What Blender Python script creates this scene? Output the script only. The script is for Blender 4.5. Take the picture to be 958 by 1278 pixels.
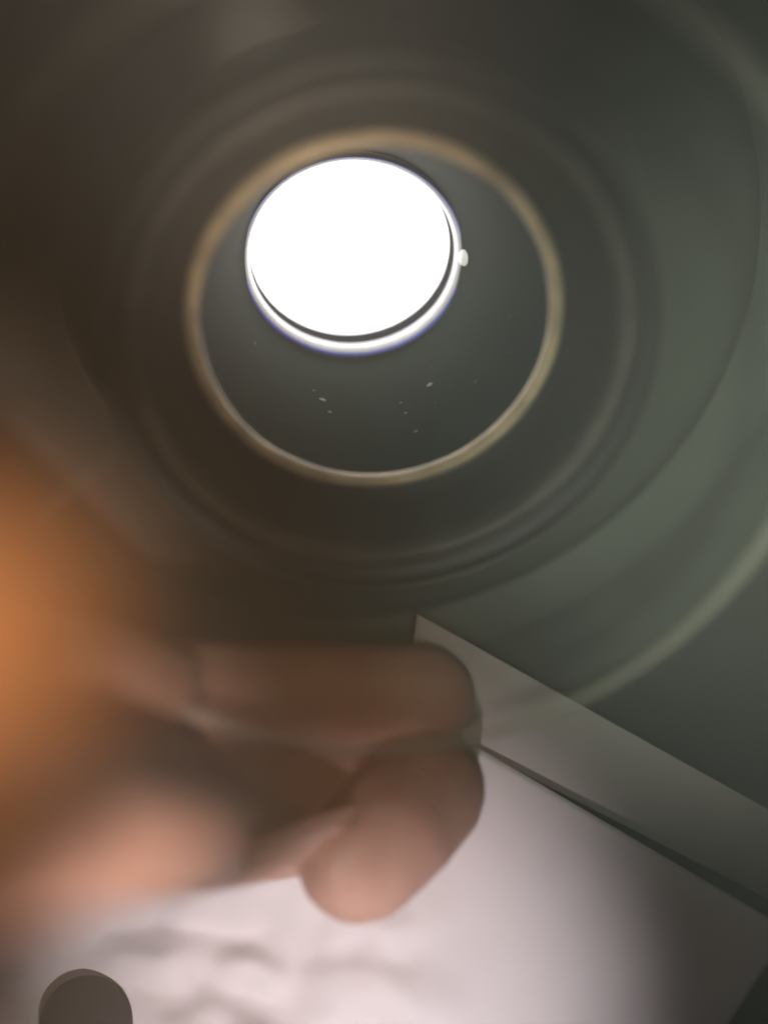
import bpy, bmesh, math, random
from mathutils import Vector, Matrix, noise
random.seed(7)
for o in list(bpy.data.objects): bpy.data.objects.remove(o)
S = bpy.context.scene
COL = S.collection
F = 1700.0                     # focal length in photograph pixels (photograph 958 px wide)
def P(x, y, d): return Vector(((x-479)/F*d, d, (639-y)/F*d))     # a point d metres in front of the lens

# ------------------------------------------------------------------ camera
cam = bpy.data.cameras.new('camera'); co = bpy.data.objects.new('camera', cam); COL.objects.link(co)
co.rotation_euler = (math.radians(90), 0, 0)
cam.sensor_fit = 'HORIZONTAL'; cam.sensor_width = 24; cam.lens = 24*F/958
cam.clip_start = .002; cam.clip_end = 50
cam.dof.use_dof = True; cam.dof.focus_distance = .225; cam.dof.aperture_fstop = 3.0
S.camera = co
# ------------------------------------------------------------------ light
w = bpy.data.worlds.new('World'); S.world = w; w.use_nodes = True
w.node_tree.nodes['Background'].inputs[0].default_value = (.60, .62, .58, 1)
w.node_tree.nodes['Background'].inputs[1].default_value = .035
S.view_settings.view_transform = 'Standard'; S.view_settings.look = 'None'
S.view_settings.exposure = 0; S.view_settings.gamma = 1
def spot(name, loc, aim, watts, color, deg, blend=1.0, size=.004):
    l = bpy.data.lights.new(name, 'SPOT'); l.energy = watts; l.color = color
    l.spot_size = math.radians(deg); l.spot_blend = blend; l.shadow_soft_size = size
    o = bpy.data.objects.new(name, l); COL.objects.link(o); o.location = loc
    o.rotation_euler = (Vector(aim)-Vector(loc)).to_track_quat('-Z', 'Y').to_euler(); return o
spot('paper_fill', (.004, .020, -.115), P(430, 1300, .215), 3.3, (1, .91, .935), 31, 1, .005)  # added unseen spot, makes the bright pool on paper and lower finger
spot('palm_fill', (.036, .008, -.080), P(110, 1070, .14), 1.9, (1, .80, .70), 23, 1, .006)  # added to brighten the lower-left fingers, no source known there
spot('warm_fill', (-.014, -.02, .012), P(170, 930, .12), .36, (1, .56, .20), 30, 1, .01)  # added warm spot beside the lens for the orange wash at left
spot('green_fill', (.02, -.25, .0), P(860, 570, .245), 11.8, (.91, 1, .82), 15, 1, .02)  # added behind the lens to lift the greenish right side of the plate
spot('rim_fill', (-.01, -.25, .02), P(420, 325, .2), 13.5, (1, .84, .66), 7.6, 1, .01)  # added front spot so the brass ring shows up
spot('glint_fill', (-.006, -.25, .01), P(338, 100, .23), 16, (1, .97, .85), 2.2, 1, .004)  # added narrow beam that makes the pale smear on the upper wall

# ------------------------------------------------------------------ materials
def mat(name, col, rough=.5, metal=0, var=.25, scale=300, bump=.1, sss=0, spec=.5, col2=None, bscale=None, detail=4):
    m = bpy.data.materials.new(name); m.use_nodes = True; nt = m.node_tree; b = nt.nodes['Principled BSDF']
    tc = nt.nodes.new('ShaderNodeTexCoord'); n = nt.nodes.new('ShaderNodeTexNoise')
    n.inputs['Scale'].default_value = scale; n.inputs['Detail'].default_value = detail
    nt.links.new(tc.outputs['Object'], n.inputs['Vector'])
    r = nt.nodes.new('ShaderNodeValToRGB')
    c2 = col2 or tuple(c*(1-var) for c in col)
    r.color_ramp.elements[0].position = .3; r.color_ramp.elements[1].position = .7
    r.color_ramp.elements[0].color = (*c2, 1); r.color_ramp.elements[1].color = (*col, 1)
    nt.links.new(n.outputs['Fac'], r.inputs['Fac']); nt.links.new(r.outputs['Color'], b.inputs['Base Color'])
    b.inputs['Roughness'].default_value = rough; b.inputs['Metallic'].default_value = metal
    b.inputs['Specular IOR Level'].default_value = spec
    if sss:
        b.inputs['Subsurface Weight'].default_value = sss; b.inputs['Subsurface Radius'].default_value = (1, .35, .2)
        b.inputs['Subsurface Scale'].default_value = .003
    if bump:
        n2 = nt.nodes.new('ShaderNodeTexNoise'); n2.inputs['Scale'].default_value = bscale or scale*3
        n2.inputs['Detail'].default_value = 6; nt.links.new(tc.outputs['Object'], n2.inputs['Vector'])
        bp = nt.nodes.new('ShaderNodeBump'); bp.inputs['Strength'].default_value = bump; bp.inputs['Distance'].default_value = .0004
        nt.links.new(n2.outputs['Fac'], bp.inputs['Height']); nt.links.new(bp.outputs['Normal'], b.inputs['Normal'])
    return m
M = {}
M['plate'] = mat('dark_green_lacquer', (.105, .118, .092), .6, 0, .45, 45, .1, col2=(.08, .09, .072))
M['darkplate'] = mat('brown_black_lacquer', (.125, .104, .085), .7, 0, .3, 40, .1)
M['flange'] = mat('black_green_flange', (.135, .148, .125), .65, 0, .3, 40, .1)
M['body'] = mat('black_anodised', (.032, .032, .029), .5, 0, .4, 120, .1)
M['ridge'] = mat('worn_dark_ridge', (.13, .115, .10), .5, .1, .45, 130, .1)
M['line'] = mat('worn_edge', (.20, .19, .165), .4, .2, .5, 90, .05)
M['cone'] = mat('dark_green_bore', (.015, .030, .022), .8, 0, .35, 140, .12, spec=.08)
M['brass'] = mat('pale_brass', (.95, .74, .49), .45, .1, .50, 170, .25)
M['band'] = mat('blue_black_band', (.006, .006, .014), .95, 0, .2, 200, 0, spec=.05)
M['lip'] = mat('polished_lip', (.86, .88, .92), .35, .1, .2, 200, 0)
M['blue'] = mat('blue_fringe', (.10, .15, .75), .4, .2, .2, 200, 0)
M['bead'] = mat('polished_bead', (.8, .83, .78), .15, .4, .2, 200, 0)
M['bead'].node_tree.nodes['Principled BSDF'].inputs['Transmission Weight'].default_value = .85
M['bead'].node_tree.nodes['Principled BSDF'].inputs['Roughness'].default_value = .35
M['bead'].node_tree.nodes['Principled BSDF'].inputs['Metallic'].default_value = 0
M['dust'] = mat('dust', (.30, .30, .27), .9, 0, .3, 400, 0)
M['skin'] = mat('skin', (.66, .41, .325), .55, 0, .2, 130, .45, .25, .35, (.58, .32, .245), 900)
M['nail'] = mat('fingernail', (.58, .34, .26), .5, 0, .2, 300, .1)
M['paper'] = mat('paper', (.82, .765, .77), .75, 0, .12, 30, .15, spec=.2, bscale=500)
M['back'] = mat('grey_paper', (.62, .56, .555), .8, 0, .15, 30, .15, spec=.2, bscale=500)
M['rubber'] = mat('black_rubber', (.010, .008, .007), .8, 0, .3, 300, .1, spec=.15)
def clear_mat():
    m = bpy.data.materials.new('clear_plastic'); m.use_nodes = True; nt = m.node_tree
    b = nt.nodes['Principled BSDF']; b.inputs['Base Color'].default_value = (.62, .60, .50, 1); b.inputs['Roughness'].default_value = .35
    t = nt.nodes.new('ShaderNodeBsdfTransparent'); x = nt.nodes.new('ShaderNodeMixShader'); x.inputs[0].default_value = .22
    out = nt.nodes['Material Output']
    nt.links.new(t.outputs[0], x.inputs[1]); nt.links.new(b.outputs[0], x.inputs[2]); nt.links.new(x.outputs[0], out.inputs['Surface'])
    return m
M['clear'] = clear_mat()
def emit_mat(name, col, k):
    m = bpy.data.materials.new(name); m.use_nodes = True; b = m.node_tree.nodes['Principled BSDF']
    b.inputs['Base Color'].default_value = (.8, .8, .8, 1)
    b.inputs['Emission Color'].default_value = (*col, 1); b.inputs['Emission Strength'].default_value = k; return m
M['glint'] = emit_mat('glint_bead', (.93, 1, .90), .55)  # emission stands in for a glint, not a source of its own
M['light'] = emit_mat('lit_diffuser', (1, .985, .98), 4.2)

# ------------------------------------------------------------------ helpers
def obj(name, bm, m, parent=None, smooth=True, **props):
    me = bpy.data.meshes.new(name)
    bmesh.ops.recalc_face_normals(bm, faces=bm.faces); bm.to_mesh(me); bm.free()
    if smooth:
        for p in me.polygons: p.use_smooth = True
    me.materials.append(m)
    o = bpy.data.objects.new(name, me); COL.objects.link(o)
    if parent: o.parent = parent
    for k, v in props.items(): o[k] = v
    return o
def lathe(prof, n=160, a0=0, a1=2*math.pi, sx=1, sy=1, closed=False, wob=0):
    """profile of (radius mm, s mm) turned about local Z"""
    bm = bmesh.new(); full = abs(a1-a0-2*math.pi) < 1e-6; k = n if full else n+1; rows = []
    for i in range(k):
        a = a0+(a1-a0)*i/n; c, s = math.cos(a), math.sin(a)
        row = []
        for r, z in prof:
            rr = r*(1+wob*noise.noise(Vector((c*3, s*3, z*.3))))
            row.append(bm.verts.new((rr*c*sx*.001, rr*s*sy*.001, z*.001)))
        rows.append(row)
    q = len(prof)
    for i in range(n if full else n):
        A, B = rows[i], rows[(i+1) % k]
        for j in range(q if closed else q-1):
            bm.faces.new((A[j], A[(j+1) % q], B[(j+1) % q], B[j]))
    return bm
def ring_prof(r, s, w, h, n=12):
    return [(r+w*math.cos(t*2*math.pi/n), s+h*math.sin(t*2*math.pi/n)) for t in range(n)]

# ------------------------------------------------------------------ the optical tube
axis = Vector((-.1235, .8898, .4393)).normalized()
zx = Vector((0, 0, 1)); X = axis.cross(zx)*1; X.normalize(); Y = X.cross(axis); Y.normalize()   # X right, Y up
if X.x < 0: X = -X
if Y.z < 0: Y = -Y
B = P(471, 399, .2)
R = Matrix((X*1.03, Y, axis)).transposed().to_4x4()
tube = bpy.data.objects.new('optical_tube', None); COL.objects.link(tube)
tube.matrix_world = Matrix.Translation(B) @ R
tube['label'] = 'dark round optical tube with a brass ring, seen down its bore'; tube['category'] = 'optical tube'
def T(x, y, z): return tube.matrix_world @ Vector((x, y, z))
# collar plate behind the front rim, with shallow turned ridges
SEAM0, SEAM1 = math.radians(-96), math.radians(88)
pp = [(37, 25.5), (37, 24), (46, 24), (46.6, 23.4), (47.4, 23.4), (48, 24), (58, 24.2), (63, 24.6), (66, 26), (66, 31)]
fp = [(64, 30), (64, 26.0), (74, 26.8), (75, 26.2), (77, 26.2), (78, 27), (92, 27.5), (93, 26.5), (96, 26.5), (97, 27.5), (230, 28), (230, 33)]
obj('collar_plate', lathe(pp, 120, SEAM0, SEAM1), M['plate'], tube)
obj('collar_plate', lathe([(r, z+.6) for r, z in pp], 120, SEAM1, SEAM0+2*math.pi), M['darkplate'], tube, label='brown-black left half of the collar plate')
obj('outer_flange', lathe(fp, 120, SEAM0, SEAM1), M['flange'], tube)
obj('outer_flange', lathe([(r, z+.6) for r, z in fp], 120, SEAM1, SEAM0+2*math.pi), M['darkplate'], tube, label='brown-black left half of the outer flange')
# barrel: outside wall, front face, inner step down to the brass ring
obj('barrel', lathe([(38.6, 25), (38.9, 0), (38.6, -11.6), (37.6, -12), (35.6, -10.8), (34.9, -10.0), (33.0, -9.2), (31.5, -6), (29.5, -1.5), (28.2, .6), (27.3, 1.0)], 200), M['body'], tube)
obj('front_edge', lathe(ring_prof(38.4, -11.9, .22, .22), 200, closed=True), M['line'], tube)
obj('step_ring', lathe([(35.2, -10.2), (34.9, -10.7), (34.0, -10.9), (33.0, -10.3), (32.7, -9.2)], 200), M['ridge'], tube)
obj('brass_ring', lathe([(27.3, 1.6), (27.2, .2), (26.9, -.7), (26.3, -1.5), (25.7, -1.8), (25.35, -1.6), (25.2, 1.0)], 200, wob=.006), M['brass'], tube)
obj('bore', lathe([(25.4, .6), (25.1, 2.5), (23.5, 10), (21.4, 19), (19.6, 27), (18.3, 32), (17.75, 33.3)], 200), M['cone'], tube)
EX, EY = .995, .93
lamp = obj('lit_aperture', lathe([(.01, 40.6), (9, 40.5), (16.9, 40.2)], 120, sx=EX, sy=EY), M['light'], tube)
obj('dark_band', lathe([(17.1, 40.4), (17.2, 35.7)], 160, sx=EX, sy=EY), M['band'], tube)
obj('blue_fringe', lathe([(18.0, 33.1), (18.15, 32.75), (18.45, 32.6), (18.7, 32.9), (18.8, 33.6)], 160, sx=EX, sy=EY), M['blue'], tube)  # blue colour imitates the lens colour fringe round the bright opening
obj('polished_lip', lathe([(17.22, 35.7), (17.05, 35.4), (17.3, 34.4), (17.55, 33.4), (18.1, 33.0)], 160, sx=EX, sy=EY), M['lip'], tube)
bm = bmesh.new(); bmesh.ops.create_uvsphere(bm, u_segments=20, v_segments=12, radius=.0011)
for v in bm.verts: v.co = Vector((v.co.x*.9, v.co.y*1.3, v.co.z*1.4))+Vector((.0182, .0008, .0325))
obj('glint_bead', bm, M['glint'], tube)  # glowing bead added as the glint, there is no hole here
for ang, sz, r in ((-1.83, 20, .9), (-1.78, 17, .55), (-.98, 20, .8), (-1.9, 22, .45), (-1.2, 10, .5), (-2.5, 24, .5)) + tuple((random.uniform(-3.3, .3), random.uniform(6, 30), random.uniform(.12, .38)) for _ in range(22)):
    t = sz; rr = 25.1-(sz-2.5)*.222
    bm = bmesh.new(); bmesh.ops.create_icosphere(bm, subdivisions=2, radius=r*.0007)
    for v in bm.verts:
        v.co *= 1+.5*noise.noise(v.co*1500+Vector((ang*9, 0, 0)))
        v.co = Vector((v.co.x, v.co.y*.35, v.co.z))
    bm.transform(Matrix.Translation((rr*.001*math.cos(ang), rr*.001*math.sin(ang), t*.001)) @ Matrix.Rotation(ang+math.pi/2, 4, 'Z'))
    obj('dust_speck', bm, M['dust'], tube)
# clear rim in front, carried by three dark struts off the barrel
obj('clear_rim', lathe(ring_prof(55.4, -29.2, 1.5, .6, 14), 220, closed=True), M['clear'], tube)
def rod(p, q, r, n=10):
    bm = bmesh.new(); d = (Vector(q)-Vector(p)); L = d.length
    bmesh.ops.create_cone(bm, segments=n, radius1=r, radius2=r, depth=L, cap_ends=True)
    bm.transform(Matrix.Translation((Vector(p)+Vector(q))/2) @ d.to_track_quat('Z', 'Y').to_matrix().to_4x4()); return bm
for a in (152, 178, 204):
    c, s = math.cos(math.radians(a)), math.sin(math.radians(a))
    obj('strut', rod((.0375*c, .0375*s, -.0105), (.0552*c, .0552*s, -.029), .00025), M['clear'], tube)

# ------------------------------------------------------------------ paper sheets
def sheet(name, poly_px, depth, m, nx=70, ny=70, crumple=0, lift=None, **props):
    """a sheet filling the quad poly_px (four photograph corners), depth(x, y) metres"""
    bm = bmesh.new(); a, b, c, d = [Vector((p[0], p[1])) for p in poly_px]; g = []
    for i in range(ny+1):
        row = []
        for j in range(nx+1):
            u, v = j/nx, i/ny
            q = (a*(1-u)+b*u)*(1-v)+(d*(1-u)+c*u)*v
            row.append(bm.verts.new(P(q.x, q.y, depth(q.x, q.y))))
        g.append(row)
    for i in range(ny):
        for j in range(nx): bm.faces.new((g[i][j], g[i][j+1], g[i+1][j+1], g[i+1][j]))
    o = obj(name, bm, m, None, **props)
    s = o.modifiers.new('thickness', 'SOLIDIFY'); s.thickness = .00025; s.offset = 0
    return o
def d_back(x, y): return .2305-(y-900)*.000006
def d_front(x, y):
    d = .2296-(y-900)*.000028
    k = max(0, (x-600)/360); d -= .0050*k*k*max(0, 1-(y-(935+.587*(x-600)))/300)     # the right end of the edge lifts
    m = max(0, min(1, (600-x)/260))*max(0, min(1, (y-1070)/90))
    kn = math.exp(-((x-108)/105)**2-((y-1277)/105)**2); m *= 1-kn
    v = Vector((x/105, y/80, 5.4)); d += m*.0095*noise.noise(v)+m*.0022*noise.noise(v*2.1)
    d += .0035*kn
    d += .0006*noise.noise(Vector((x/260, y/200, 9)))
    return d
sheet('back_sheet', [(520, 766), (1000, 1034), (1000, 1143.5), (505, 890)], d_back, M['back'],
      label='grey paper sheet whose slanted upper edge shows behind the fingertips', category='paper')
sheet('front_sheet', [(540, 900), (985, 1161), (765, 1500), (-900, 1420)], d_front, M['paper'], 110, 110,
      label='white crumpled paper sheet lying in front of the grey one', category='paper')

# ------------------------------------------------------------------ hand
def capsule_chain(bm, pts, per=9):
    for (p, r), (q, s) in zip(pts, pts[1:]):
        for i in range(per+1):
            t = i/per
            bmesh.ops.create_icosphere(bm, subdivisions=2, radius=r*(1-t)+s*t, matrix=Matrix.Translation(p.lerp(q, t)))
def ch(*a): return [(P(x, y, d), r*.001) for x, y, d, r in a]
bm = bmesh.new()
# index finger, pointing right under the barrel
capsule_chain(bm, ch((-120, 830, .120, 9.5), (60, 845, .162, 9.4), (200, 862, .206, 8.9), (330, 868, .212, 9.0), (440, 866, .214, 8.5), (526, 866, .2165, 8.2), (535, 868, .2165, 7.8)))
# middle finger: comes from the left, its end folds forward and down
capsule_chain(bm, ch((-120, 965, .118, 9.5), (60, 985, .155, 9.4), (230, 995, .204, 9.0), (420, 985, .2135, 8.8), (520, 985, .2135, 9.3)))
capsule_chain(bm, ch((527, 987, .2115, 10.3), (492, 1030, .206, 10.2), (455, 1068, .2035, 9.9), (447, 1076, .203, 9.5)))
# ring and little finger, nearer the lens
capsule_chain(bm, ch((-170, 1060, .105, 8.0), (20, 1045, .118, 7.4), (140, 1040, .140, 7.5), (250, 1045, .184, 7.9), (335, 1040, .210, 7.6), (430, 1030, .219, 7.2)))
capsule_chain(bm, ch((-260, 1120, .095, 7.0), (-90, 1085, .100, 6.6), (0, 1070, .108, 6.2), (70, 1062, .12, 6.0)))
# thumb, closest to the lens, up the left side
capsule_chain(bm, ch((-600, 960, .095, 13), (-380, 880, .078, 10.5), (-160, 830, .064, 8.2), (-60, 810, .062, 7.6), (20, 815, .068, 6.6)))
capsule_chain(bm, ch((180, 1015, .184, 7.7), (300, 1015, .208, 8.2), (410, 1015, .2175, 8.0)))
# palm and wrist, leaving to the left
capsule_chain(bm, ch((-120, 850, .120, 10), (-360, 900, .108, 14), (-700, 960, .098, 17), (-1200, 1010, .092, 21), (-2000, 1080, .085, 24)))
capsule_chain(bm, ch((-120, 970, .118, 10), (-380, 1000, .105, 14), (-700, 1030, .096, 16)))
capsule_chain(bm, ch((-180, 1065, .106, 9), (-400, 1070, .098, 13), (-700, 1070, .092, 15)))
hand = obj('hand', bm, M['skin'])
rm = hand.modifiers.new('remesh', 'REMESH'); rm.mode = 'VOXEL'; rm.voxel_size = .0007
sm = hand.modifiers.new('smooth', 'SMOOTH'); sm.factor = .6; sm.iterations = 22
bpy.context.view_layer.update()
dg = bpy.context.evaluated_depsgraph_get()
me = bpy.data.meshes.new_from_object(hand.evaluated_get(dg)); hand.modifiers.clear(); hand.data = me
for p in me.polygons: p.use_smooth = True
def crease(p, ax, rad, amp, width, lines):
    ax = Vector(ax).normalized()
    for v in me.vertices:
        r = v.co-p; t = r.dot(ax)
        if abs(t) < .008:
            q = r-ax*t
            if q.length < rad:
                k = sum(math.exp(-((t-o+.0005*noise.noise(v.co*350))/width)**2)*w for o, w in lines)
                v.co -= q.normalized()*amp*k
ia = P(526, 866, .2165)-P(330, 868, .212); ba = P(455, 1068, .2035)-P(527, 987, .2115)
crease(P(452, 866, .2145), ia, .0125, .00022, .00055, ((-.0012, .8), (.0006, 1), (.0024, .6)))
crease(P(300, 867, .211), ia, .0125, .00025, .0006, ((-.0016, .7), (0, 1), (.0018, .8)))
crease(P(512, 1004, .2095), ba, .0135, .00018, .0006, ((-.0014, .7), (.0004, 1), (.0022, .7)))
hand['label'] = 'bare hand reaching in from the left, two fingertips under the tube'; hand['category'] = 'hand'
# nail on the folded finger, at its left edge, laid on the skin, with long ridges
from mathutils.bvhtree import BVHTree
bvh = BVHTree.FromPolygons([v.co[:] for v in me.vertices], [tuple(p.vertices) for p in me.polygons])
n_dir = Vector((-.55, -.83, -.05)).normalized(); up = Vector((.38, 0, .92)); up = (up-n_dir*up.dot(n_dir)).normalized(); sx = up.cross(n_dir)
c0 = P(447, 1040, .2045)
bm = bmesh.new(); ringv = []; NR, NA = 10, 36
cen = None
for k in range(NR+1):
    row = []
    for q in range(NA):
        a = 2*math.pi*q/NA; ca, sa = math.cos(a), math.sin(a); t = k/NR
        u = .0046*t*math.copysign(abs(ca)**.8, ca); v = .0066*t*math.copysign(abs(sa)**.8, sa)
        hit = bvh.ray_cast(c0+n_dir*.03+sx*u+up*v, -n_dir)[0]
        if hit is None: hit = c0+sx*u+up*v
        row.append(bm.verts.new(hit+n_dir*(.00045*(1-t**6)-.0001+.00010*math.sin(u*3300)*(1-t))))
    ringv.append(row)
for k in range(NR):
    for q in range(NA): bm.faces.new((ringv[k][q], ringv[k+1][q], ringv[k+1][(q+1) % NA], ringv[k][(q+1) % NA]))
bmesh.ops.remove_doubles(bm, verts=bm.verts, dist=1e-6)
nail = obj('fingernail', bm, M['nail'], hand)

# ------------------------------------------------------------------ black button
knob = obj('rubber_button', lathe([(.01, 0), (3.2, .10), (5.4, .45), (6.7, 1.0), (7.35, 1.8), (7.45, 2.6), (7.3, 3.6), (6.0, 4.5), (.01, 4.5)], 64), M['rubber'],
           label='black domed round rubber button on the white paper, cut by the bottom edge', category='button')
kp = P(108, 1278, .2180)
knob.matrix_world = Matrix.Translation(kp) @ (kp.normalized()).to_track_quat('Z', 'Y').to_matrix().to_4x4()

# ------------------------------------------------------------------ added scattering volume, stands in for veiling glare
bm = bmesh.new(); bmesh.ops.create_cube(bm, size=1.0)
bm.transform(Matrix.Translation((0, .10, 0)) @ Matrix.Diagonal((.9, .9, .9, 1)))
veil_mat = bpy.data.materials.new('milky_glare'); veil_mat.use_nodes = True; nt = veil_mat.node_tree
nt.nodes.remove(nt.nodes['Principled BSDF']); pv = nt.nodes.new('ShaderNodeVolumePrincipled')
pv.inputs['Color'].default_value = (.93, .93, .91, 1); pv.inputs['Density'].default_value = 1.8
pv.inputs['Anisotropy'].default_value = .0
nt.links.new(pv.outputs['Volume'], nt.nodes['Material Output'].inputs['Volume'])
obj('glare_veil', bm, veil_mat, None, False, kind='stuff', label='added milky volume standing in for veiling glare over the whole view', category='glare_veil')
